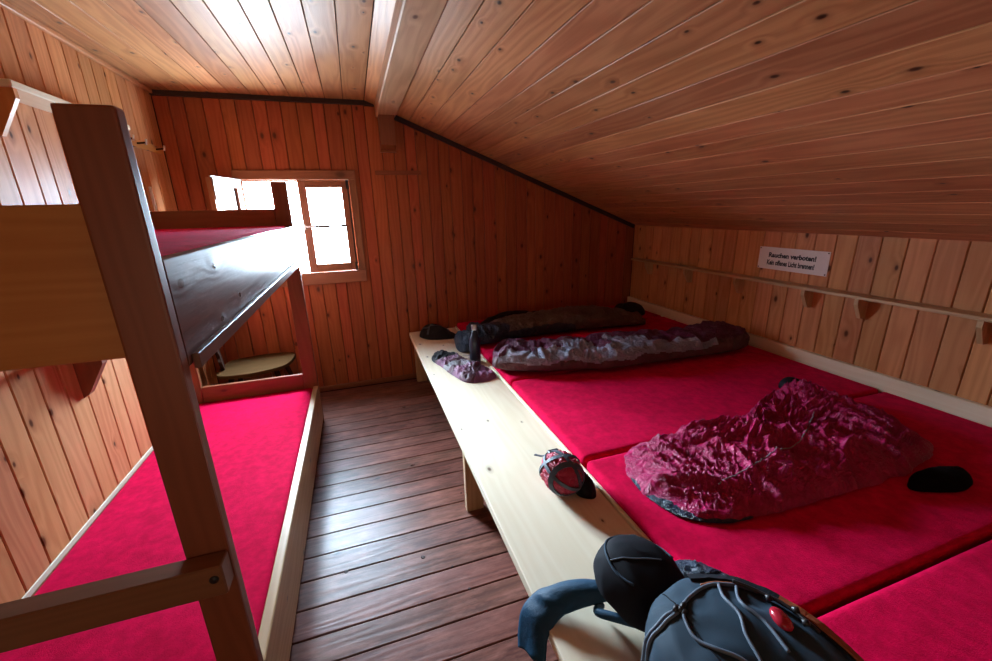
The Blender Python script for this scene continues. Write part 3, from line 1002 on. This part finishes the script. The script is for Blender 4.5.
# wine-red sleeping bag spread over the second mattress
mg = thing('sleeping_bag', (1.7, 1.15, ZM), 'crumpled wine-red sleeping bag spread open in the middle of the red mattresses', 'sleeping bag', 'sleeping bags')
outl = [(1.00, 1.33), (0.955, 1.14), (0.99, 0.965), (1.11, 0.885), (1.39, 0.85), (1.81, 0.84), (2.08, 0.85), (2.34, 0.93), (2.40, 1.10), (2.42, 1.30), (2.42, 1.48), (2.36, 1.60), (2.18, 1.545), (2.02, 1.50), (1.66, 1.36), (1.35, 1.33), (1.15, 1.37)]
def hm(x, y):
    h = 0.066 + 0.020 * math.exp(-((x - 1.75) ** 2 / 0.18 + (y - 1.02) ** 2 / 0.03))
    h += 0.065 * math.exp(-((x - 2.22) ** 2 / 0.03 + (y - 1.42) ** 2 / 0.03))
    h += 0.045 * math.exp(-((x - 1.55) ** 2 / 0.03 + (y - 1.25) ** 2 / 0.02))
    h -= 0.055 * math.exp(-((x - 1.90) ** 2 / 0.03 + (y - 1.24) ** 2 / 0.012))
    return h
objs, _v = blob(mg, outl, ZM, hm, [('outer_shell', M['magenta'])], nt=620, nr=190, seed=2.3, amps=(0.0, 0.0, 0.0015), freqs=(7.5, 15, 40), edge=3.6, power=0.7, thin=0.015, folds=0.040)
tr = bvh_of(objs)
line = [(1.17, 0.98), (1.36, 1.00), (1.53, 1.02), (1.70, 1.06), (1.84, 1.13), (1.95, 1.20), (2.02, 1.23)]
pts = [drop(tr, x, y, 0.0035)[0] for x, y in catmull(line, 60)]
for _ in range(3):
    pts = [Vector((p.x, p.y, max(p.z, (pts[max(0, i - 2)].z + pts[max(0, i - 1)].z + pts[min(60, i + 1)].z + pts[min(60, i + 2)].z) / 4))) for i, p in enumerate(pts)]
MB().tube(pts, 0.0022, 6).build('zip', M['greycloth'], mg)
cuff = [(0.990, 1.28), (0.943, 1.14), (0.975, 0.965), (1.10, 0.878), (1.22, 0.865), (1.26, 0.93), (1.10, 1.05), (1.05, 1.25)]
blob(mg, cuff, ZM, lambda x, y: 0.004, [('inner_lining', M['navy'])], nt=160, nr=24, seed=6.3, amps=(0.002, 0.003, 0.002), thin=0.006)
blob(mg, [(2.28, 1.58), (2.33, 1.645), (2.42, 1.64), (2.42, 1.57), (2.35, 1.54)], ZM, lambda x, y: 0.035, [('hood_edge', M['blackcloth'])], nt=90, nr=20, seed=7.3, amps=(0.004, 0.004, 0.002))

# plum sleeping bag
pb = thing('sleeping_bag', (1.75, 2.42, ZM), 'plum and blue-grey mummy sleeping bag stretched across the middle of the platform', 'sleeping bag', 'sleeping bags')
ppath = [(a, b, c, d * 0.88) for a, b, c, d in [(0.862, 2.66, 0.13, 0.13), (0.95, 2.60, 0.19, 0.145), (1.10, 2.52, 0.20, 0.145), (1.35, 2.46, 0.21, 0.160), (1.48, 2.42, 0.20, 0.135), (1.60, 2.40, 0.22, 0.165), (1.90, 2.385, 0.21, 0.155), (2.20, 2.36, 0.20, 0.145), (2.42, 2.34, 0.19, 0.16), (2.58, 2.34, 0.19, 0.18), (2.72, 2.35, 0.14, 0.15)]]
def pz(s, a, p):
    # lateral axis points to +y (a=0); front (towards camera) is a=180
    wob = 16 * nz((p.x, p.y, p.z), 7, 3.0) + 8 * nz((p.x, p.y, p.z), 19, 5.0)
    aa = a + wob
    if 138 < aa < 262 and s > 0.03:
        return 'side_panel' if aa > 166 or s < 0.07 or s > 0.78 else 'inner_lining'
    lo = 88 if (0.27 < s < 0.42 or 0.50 < s < 0.60) else 110
    if s < 0.10 or s > 0.72:
        return 'outer_shell'
    return 'inner_lining' if lo < aa <= 138 else 'outer_shell'
bag(pb, ppath, ZM, pz, [('outer_shell', M['plum']), ('inner_lining', M['bluegrey']), ('side_panel', M['brownplum'])], ns=300, na=90, seed=4.2, amps=(0.020, 0.016, 0.007), freqs=(7, 16, 36), baffle=0.04, pitch=0.115)

# dark sleeping bag at the back
db = thing('sleeping_bag', (1.6, 3.3, ZM), 'navy and grey-brown sleeping bag lying farthest back near the window wall', 'sleeping bag', 'sleeping bags')
dpath = [(0.70, 3.14, 0.09, 0.12), (0.80, 3.16, 0.13, 0.135), (0.98, 3.19, 0.16, 0.12), (1.15, 3.24, 0.18, 0.12), (1.40, 3.28, 0.20, 0.13), (1.75, 3.26, 0.20, 0.15), (2.05, 3.24, 0.20, 0.14), (2.32, 3.20, 0.17, 0.09), (2.50, 3.14, 0.12, 0.05)]
def dz(s, a, p):
    e = s + 0.03 * nz((p.x, p.y, p.z), 9, 2)
    return 'foot_section' if e < (0.33 if a < 150 or a > 275 else 0.60) else 'outer_shell'
bag(db, dpath, ZM, dz, [('foot_section', M['navy']), ('outer_shell', M['olive'])], ns=220, na=64, seed=9.2, amps=(0.020, 0.014, 0.006), freqs=(7, 15, 34), baffle=0.08, pitch=0.12, zfun=lambda x, y: ZM if x > 0.825 else 0.478)
bp2 = thing('jacket', (1.35, 3.55, ZM), 'black jacket lying behind the navy sleeping bag by the back wall', 'jacket')
blob(bp2, [(0.98, 3.55), (1.05, 3.46), (1.5, 3.50), (1.95, 3.50), (2.0, 3.62), (1.6, 3.70), (1.1, 3.68)], ZM, lambda x, y: 0.055 + 0.03 * math.exp(-(x - 1.3) ** 2 / 0.05), [('jacket_body', M['blackcloth'])], nt=160, nr=40, seed=3.3, amps=(0.012, 0.008, 0.003))
hd = thing('beanie', (2.55, 3.44, ZM), 'black bundled hat at the far corner of the platform, right of the darkest sleeping bag', 'hat')
blob(hd, [(2.38, 3.42), (2.46, 3.34), (2.62, 3.33), (2.72, 3.40), (2.70, 3.52), (2.58, 3.58), (2.42, 3.54)], ZM, lambda x, y: 0.085, [('hat_body', M['blackcloth'])], nt=100, nr=30, seed=8.3, amps=(0.010, 0.008, 0.003), edge=2.5)

# black thing beside the wine-red bag
bk_ = thing('glove', (2.06, 0.77, ZM), 'flat black glove lying on the red mattress right of the wine-red sleeping bag', 'glove')
blob(bk_, [(1.90, 0.775), (1.95, 0.735), (2.06, 0.70), (2.17, 0.715), (2.22, 0.775), (2.12, 0.81), (1.99, 0.82)], ZM, lambda x, y: 0.018, [('glove_body', M['glovecloth'])], nt=110, nr=24, seed=1.9, amps=(0.004, 0.004, 0.002))

# ------------------------------------------------------------------ things on the bench board
bt = thing('water_bottle', (0.757, 2.835, ZB), 'slim dark navy water bottle with silver cap standing on the bench board', 'bottle')
MB().lathe([(0.034, ZB), (0.0405, ZB + 0.006), (0.0415, ZB + 0.05), (0.0415, ZB + 0.17), (0.038, ZB + 0.20), (0.025, ZB + 0.228), (0.0185, ZB + 0.245), (0.0175, ZB + 0.262)], 0.757, 2.835).build('bottle_body', M['bottle'], bt)
MB().lathe([(0.0195, ZB + 0.262), (0.0215, ZB + 0.265), (0.0215, ZB + 0.298), (0.019, ZB + 0.302)], 0.757, 2.835).build('cap', M['metal'], bt)

gr = thing('crumpled_garment', (0.64, 2.80, ZB), 'crumpled purple and black garment lying on the bench board in front of the bottle', 'clothing')
def gz(x, y, r):
    n = nz((x, y, 0), 7, 2.2)
    t = (y - 2.50) / 0.6
    if 0.36 < t + 0.3 * (x - 0.6) < 0.50:
        return 'grey_band'
    if t > 0.74:
        return 'trim_piece'
    return 'lilac_panel' if n > 0.12 else 'main_fabric'
blob(gr, [(0.47, 3.10), (0.53, 3.16), (0.62, 3.10), (0.68, 2.92), (0.72, 2.74), (0.80, 2.60), (0.81, 2.50), (0.70, 2.47), (0.60, 2.50), (0.54, 2.66), (0.50, 2.84), (0.46, 2.98)], ZB, lambda x, y: 0.016 + 0.022 * math.exp(-((x - .72) ** 2 + (y - 2.68) ** 2) / 0.004), [('main_fabric', M['maroon']), ('lilac_panel', M['lilac']), ('grey_band', M['greycloth']), ('trim_piece', M['blackcloth'])], gz, nt=260, nr=60, seed=5.5, amps=(0.012, 0.014, 0.006), freqs=(9, 20, 40), center=(0.63, 2.80))
MB().tube([(0.70, 3.02, ZB + 0.004), (0.75, 3.0, ZB + 0.004), (0.77, 2.96, ZB + 0.004), (0.70, 2.94, ZB + 0.004)], 0.002, 6).build('drawcord', M['black'], gr)

pc = thing('bag', (0.61, 3.62, ZB), 'small black bag with straps at the far end of the bench board', 'bag')
o1, _ = blob(pc, [(0.46, 3.70), (0.50, 3.58), (0.60, 3.52), (0.72, 3.50), (0.79, 3.54), (0.74, 3.66), (0.62, 3.76), (0.52, 3.78)], ZB, lambda x, y: 0.075 * max(0.25, 1 - ((x - 0.57) / 0.2) ** 2), [('bag_body', M['blackcloth'])], nt=140, nr=40, seed=2.2, amps=(0.012, 0.010, 0.004), freqs=(9, 20, 40))
tr = bvh_of(o1)
for ln in ([(0.49, 3.68), (0.56, 3.62), (0.64, 3.60), (0.74, 3.56)], [(0.52, 3.57), (0.57, 3.66), (0.60, 3.74)]):
    pn = [drop(tr, x, y, 0.004) for x, y in catmull(ln, 16)]
    MB().band([p for p, n in pn], [n for p, n in pn], 0.018, 0.003).build('strap', M['strapgrey'], pc)

# red stuff sack with straps
CS = Vector((0.694, 1.305, ZB + 0.078))
ss = thing('stuff_sack', (CS.x, CS.y, ZB), 'small red stuff sack with dark compression straps on the bench board', 'stuff sack')
def ball_pt(d, k=1.0, wr=True):
    d = d.normalized()
    e = 1.0
    if wr:
        e += 0.08 * ridge((d.x, d.y, d.z), 2.6, 3.3) + 0.06 * ridge((d.x, d.y, d.z), 6, 1.3)
    return CS + Vector((d.x * 0.078, d.y * 0.092, d.z * 0.074)) * k * e
MBs = MB()
vs, fs = [], []
nu, nv = 72, 40
for j in range(nv + 1):
    for i in range(nu):
        th, ph = PI * j / nv, 2 * PI * i / nu
        p = ball_pt(Vector((math.sin(th) * math.cos(ph), math.sin(th) * math.sin(ph), math.cos(th))))
        p.z = max(p.z, ZB + 0.001)
        vs.append(p)
for j in range(nv):
    for i in range(nu):
        fs.append([j * nu + i, (j + 1) * nu + i, (j + 1) * nu + (i + 1) % nu, j * nu + (i + 1) % nu])
MBs.add(vs, fs, smooth=True).build('sack_body', M['redshell'], ss)
def ring(ax, off, w, name='strap', k=1.12):
    ax = Vector(ax).normalized()
    u_ = ax.orthogonal().normalized()
    v_ = ax.cross(u_)
    P_, N_ = [], []
    for i in range(40):
        a = 2 * PI * i / 40
        d = u_ * math.cos(a) + v_ * math.sin(a) + ax * off
        p = ball_pt(d, k, False)
        p.z = max(p.z, ZB + 0.003)
        P_.append(p)
        N_.append(d)
    return MB().band(P_, N_, w, 0.004, closed=True).build(name, M['strapgrey'], ss)
ring((1, 0.3, 0.1), 0.10, 0.015)
ring((0.1, 1, 0.35), 0.25, 0.015)
ring((0.1, 1, -0.1), -0.75, 0.022)
ring((0.5, -0.3, 1), 0.15, 0.014)
bkx = CS + Vector((-0.012, 0.055, 0.05))
MB().box(bkx.x - 0.02, bkx.x + 0.03, bkx.y - 0.008, bkx.y + 0.02, bkx.z - 0.003, bkx.z + 0.016, 'x', 0.004).build('buckle', M['black'], ss)
pn = catmull([(0.72, 1.37, ZB + 0.10), (0.70, 1.43, ZB + 0.085), (0.68, 1.46, ZB + 0.06), (0.655, 1.49, ZB + 0.055)], 14)
MB().band(pn, [(0, 0.3, 1)] * 15, 0.014, 0.003).build('strap_tail', M['strapgrey'], ss)
blob(ss, [(0.735, 1.24), (0.78, 1.20), (0.812, 1.23), (0.808, 1.33), (0.75, 1.35)], ZB, lambda x, y: 0.045, [('sack_base', M['blackcloth'])], nt=70, nr=16, seed=3.1, amps=(0.004, 0.003, 0.002))

# ------------------------------------------------------------------ backpack on the bench, close to the camera
bpk = thing('backpack', (0.72, 0.50, ZB), 'slate-blue backpack with elastic cord lying across bench board and mattress edge', 'backpack')
def superball(c, rx, ry, rz, ex, rot, bump_, seed, nu=110, nv=60, zmin=None):
    vs, fs = [], []
    q = Matrix.Rotation(rot[2], 3, 'Z') @ Matrix.Rotation(rot[1], 3, 'Y') @ Matrix.Rotation(rot[0], 3, 'X')
    sg_ = lambda v, e: math.copysign(abs(v) ** e, v)
    for j in range(nv + 1):
        for i in range(nu):
            th, ph = PI * j / nv - PI / 2, 2 * PI * i / nu
            d = Vector((rx * sg_(math.cos(th), ex) * sg_(math.cos(ph), ex), ry * sg_(math.cos(th), ex) * sg_(math.sin(ph), ex), rz * sg_(math.sin(th), ex)))
            n = d.normalized()
            d = d + n * (bump_ * nz((d.x, d.y, d.z), 7, seed) + bump_ * 0.4 * ridge((d.x, d.y, d.z), 14, seed))
            p = c + q @ d
            if zmin:
                p.z = max(p.z, zmin(p.x))
            vs.append(p)
    for j in range(nv):
        for i in range(nu):
            fs.append([j * nu + i, j * nu + (i + 1) % nu, (j + 1) * nu + (i + 1) % nu, (j + 1) * nu + i])
    return vs, fs
def rest(x):
    return ZM + 0.003 if x > 0.825 else ZB + 0.002
vs, fs = superball(Vector((0.700, 0.375, 0.590)), 0.215, 0.285, 0.125, 0.78, (0.10, 0.0, -0.10), 0.012, 1.1, zmin=rest)
body = MB().add(vs, fs, smooth=True).build('pack_body', M['packblue'], bpk)
# padded back panel standing up at the window side
vs, fs = superball(Vector((0.648, 0.742, 0.588)), 0.112, 0.125, 0.092, 0.88, (0.20, 0.22, 0.35), 0.006, 5.1, zmin=rest)
pad = MB().add(vs, fs, smooth=True).build('padded_lid', M['packblack'], bpk)
tr = bvh_of([body])
tr2 = bvh_of([body, pad])

def cord_on(line, name, rad=0.0035, m='cord', lift=None, n=40, tree=None):
    P_ = [drop(tree or tr, x, y, lift or rad * 0.9)[0] for x, y in catmull(line, n)]
    return MB().tube(P_, rad, 8).build(name, M[m], bpk)

cord_on([(0.485, 0.575), (0.52, 0.565), (0.575, 0.563), (0.610, 0.560), (0.655, 0.572), (0.71, 0.580), (0.77, 0.560), (0.815, 0.530)], 'elastic_cord', 0.0042)
cord_on([(0.485, 0.560), (0.53, 0.552), (0.60, 0.552)], 'elastic_cord', 0.0040)
cord_on([(0.607, 0.55), (0.590, 0.50), (0.605, 0.46), (0.64, 0.42), (0.66, 0.36)], 'elastic_cord', 0.0040)
cord_on([(0.735, 0.575), (0.712, 0.535), (0.705, 0.49), (0.680, 0.45), (0.665, 0.39)], 'elastic_cord', 0.0042)
cord_on([(0.770, 0.555), (0.735, 0.51), (0.745, 0.46), (0.735, 0.40)], 'elastic_cord', 0.0042)
cord_on([(0.84, 0.52), (0.79, 0.555), (0.74, 0.580), (0.70, 0.590)], 'elastic_cord', 0.0030, 'orange')
kp, kn = drop(tr, 0.607, 0.553)
kb = MB()
for dx, dy, dz in ((0, 0, 0.004), (0.010, 0.004, 0.005), (-0.008, 0.006, 0.003), (0.002, -0.009, 0.003)):
    c = kp + Vector((dx, dy, dz))
    kb.tube([c + Vector((-0.009, -0.003, 0)), c + Vector((0, 0, 0.003)), c + Vector((0.009, 0.004, 0))], [0.004, 0.0065, 0.004], 8)
kb.build('cord_lock', M['black'], bpk)
e0 = drop(tr, 0.490, 0.572)[0]
MB().tube([e0 + Vector((-0.012, -0.002, 0.0)), e0 + Vector((0.010, 0.0, 0.003))], [0.0055, 0.007], 10).build('cord_end', M['black'], bpk)
# seam piping over the pack body
cord_on([(0.62, 0.625), (0.61, 0.56), (0.60, 0.48), (0.60, 0.36)], 'seam', 0.0016, 'packblack', 0.0006)
# side zip with black flap, red light and rust webbing on the right hand side
pn = [drop(tr, x, y, 0.004) for x, y in catmull([(0.700, 0.625), (0.78, 0.585), (0.835, 0.52), (0.862, 0.44), (0.875, 0.33)], 40)]
MB().band([p for p, n in pn], [n for p, n in pn], 0.030, 0.006).build('side_flap', M['packblack'], bpk)
pn = [drop(tr, x, y, 0.009) for x, y in catmull([(0.835, 0.50), (0.862, 0.44), (0.88, 0.36), (0.88, 0.28)], 30)]
MB().band([p for p, n in pn], [n for p, n in pn], 0.030, 0.003).build('webbing', M['orange'], bpk)
cord_on([(0.77, 0.565), (0.805, 0.525), (0.83, 0.47), (0.835, 0.41)], 'toggle_cord', 0.0045, 'black', 0.010)
c, n = drop(tr, 0.785, 0.455, 0.0)
vs, fs = superball(c + n * 0.006, 0.021, 0.026, 0.013, 0.9, (0.0, 0.45, -0.3), 0.0, 1.0, 32, 16)
MB().add(vs, fs, smooth=True).build('red_light', M['redplastic'], bpk)
for x, y in ((0.806, 0.505), (0.832, 0.465), (0.822, 0.435)):
    c, n = drop(tr, x, y, 0.010)
    MB().tube([c, c + n * 0.006 + Vector((0.006, -0.008, 0))], [0.008, 0.006], 8).build('toggle', M['black'], bpk)
# edge piping on the padded lid
P_ = []
for i in range(44):
    a = R(-10 + 230 * i / 43)
    x, y = 0.652 + 0.094 * math.cos(a), 0.750 + 0.104 * math.sin(a)
    h_ = tr2.ray_cast(Vector((x, y, 1.4)), Vector((0, 0, -1)))
    P_.append(h_[0] + Vector((0, 0, 0.002)))
MB().tube(P_, 0.0035, 8).build('piping', M['packblue'], bpk)
cord_on([(0.560, 0.765), (0.62, 0.735), (0.69, 0.715)], 'seam', 0.0018, 'cord', 0.001, tree=tr2)
# hip belt: blue cloth flap arching over the bench and hanging off its front edge
prof = catmull([(0.600, 0.770, 0.560), (0.540, 0.800, 0.556), (0.470, 0.822, 0.540), (0.405, 0.830, 0.520), (0.362, 0.820, 0.488), (0.345, 0.800, 0.440), (0.335, 0.775, 0.395)], 40)
vs, fs = [], []
for layer in (0, 1):
    for i, (x, y, z) in enumerate(prof):
        t = i / 40
        a_, b_ = prof[max(0, i - 1)], prof[min(40, i + 1)]
        tg = Vector(b_) - Vector(a_)
        tg.normalize()
        nn = tg.cross(Vector((-0.25, 1, 0)).normalized())
        nn = -nn if nn.z < 0 or (abs(nn.z) < 0.3 and nn.x > 0) else nn
        for k in range(15):
            s_ = (k / 14 - 0.5)
            wd = 0.085 + 0.035 * t
            p = Vector((x, y, z)) + Vector((-0.30, 1, 0)).normalized() * (s_ * wd) - Vector((0, 0, 1)) * (0.05 * abs(s_) ** 2 * 2)
            p += nn * (0.006 * ridge((p.x, p.y, p.z), 12, 4.4)) - nn * (0.006 * layer)
            vs.append(p)
n1 = 41 * 15
for i in range(40):
    for k in range(14):
        a_ = i * 15 + k
        fs.append([a_, a_ + 1, a_ + 16, a_ + 15])
        fs.append([n1 + a_, n1 + a_ + 15, n1 + a_ + 16, n1 + a_ + 1])
rim = [k for k in range(15)] + [i * 15 + 14 for i in range(1, 41)] + [40 * 15 + k for k in range(13, -1, -1)] + [i * 15 for i in range(39, 0, -1)]
for a_, b_ in zip(rim, rim[1:] + rim[:1]):
    fs.append([a_, n1 + a_, n1 + b_, b_])
MB().add(vs, fs, smooth=True).build('hip_belt', M['bluecloth'], bpk)
# shoulder strap loop under the belt and a blue shoulder strap by the bench edge
sl = MB().tube(catmull([(0.548, 0.775, 0.500), (0.520, 0.745, 0.520), (0.555, 0.700, 0.535), (0.60, 0.66, 0.54)], 24), 0.012, 10)
sl.build('strap_loop', M['bluecloth'], bpk)
pn = catmull([(0.475, 0.56, 0.500), (0.470, 0.50, 0.520), (0.480, 0.44, 0.530), (0.495, 0.38, 0.53)], 20)
MB().band(pn, [(-0.6, 0, 1)] * 21, 0.045, 0.012).build('shoulder_strap', M['bluecloth'], bpk)
# mesh side pocket on the mattress side
blob(bpk, [(0.745, 0.80), (0.80, 0.80), (0.88, 0.74), (0.925, 0.66), (0.90, 0.60), (0.82, 0.60), (0.76, 0.68)], ZM, lambda x, y: 0.035, [('side_pocket', M['navy'])], nt=110, nr=30, seed=3.9, amps=(0.006, 0.006, 0.003), freqs=(12, 26, 50))

for o in list(bpy.data.objects):
    if '_org' in o:
        del o['_org']
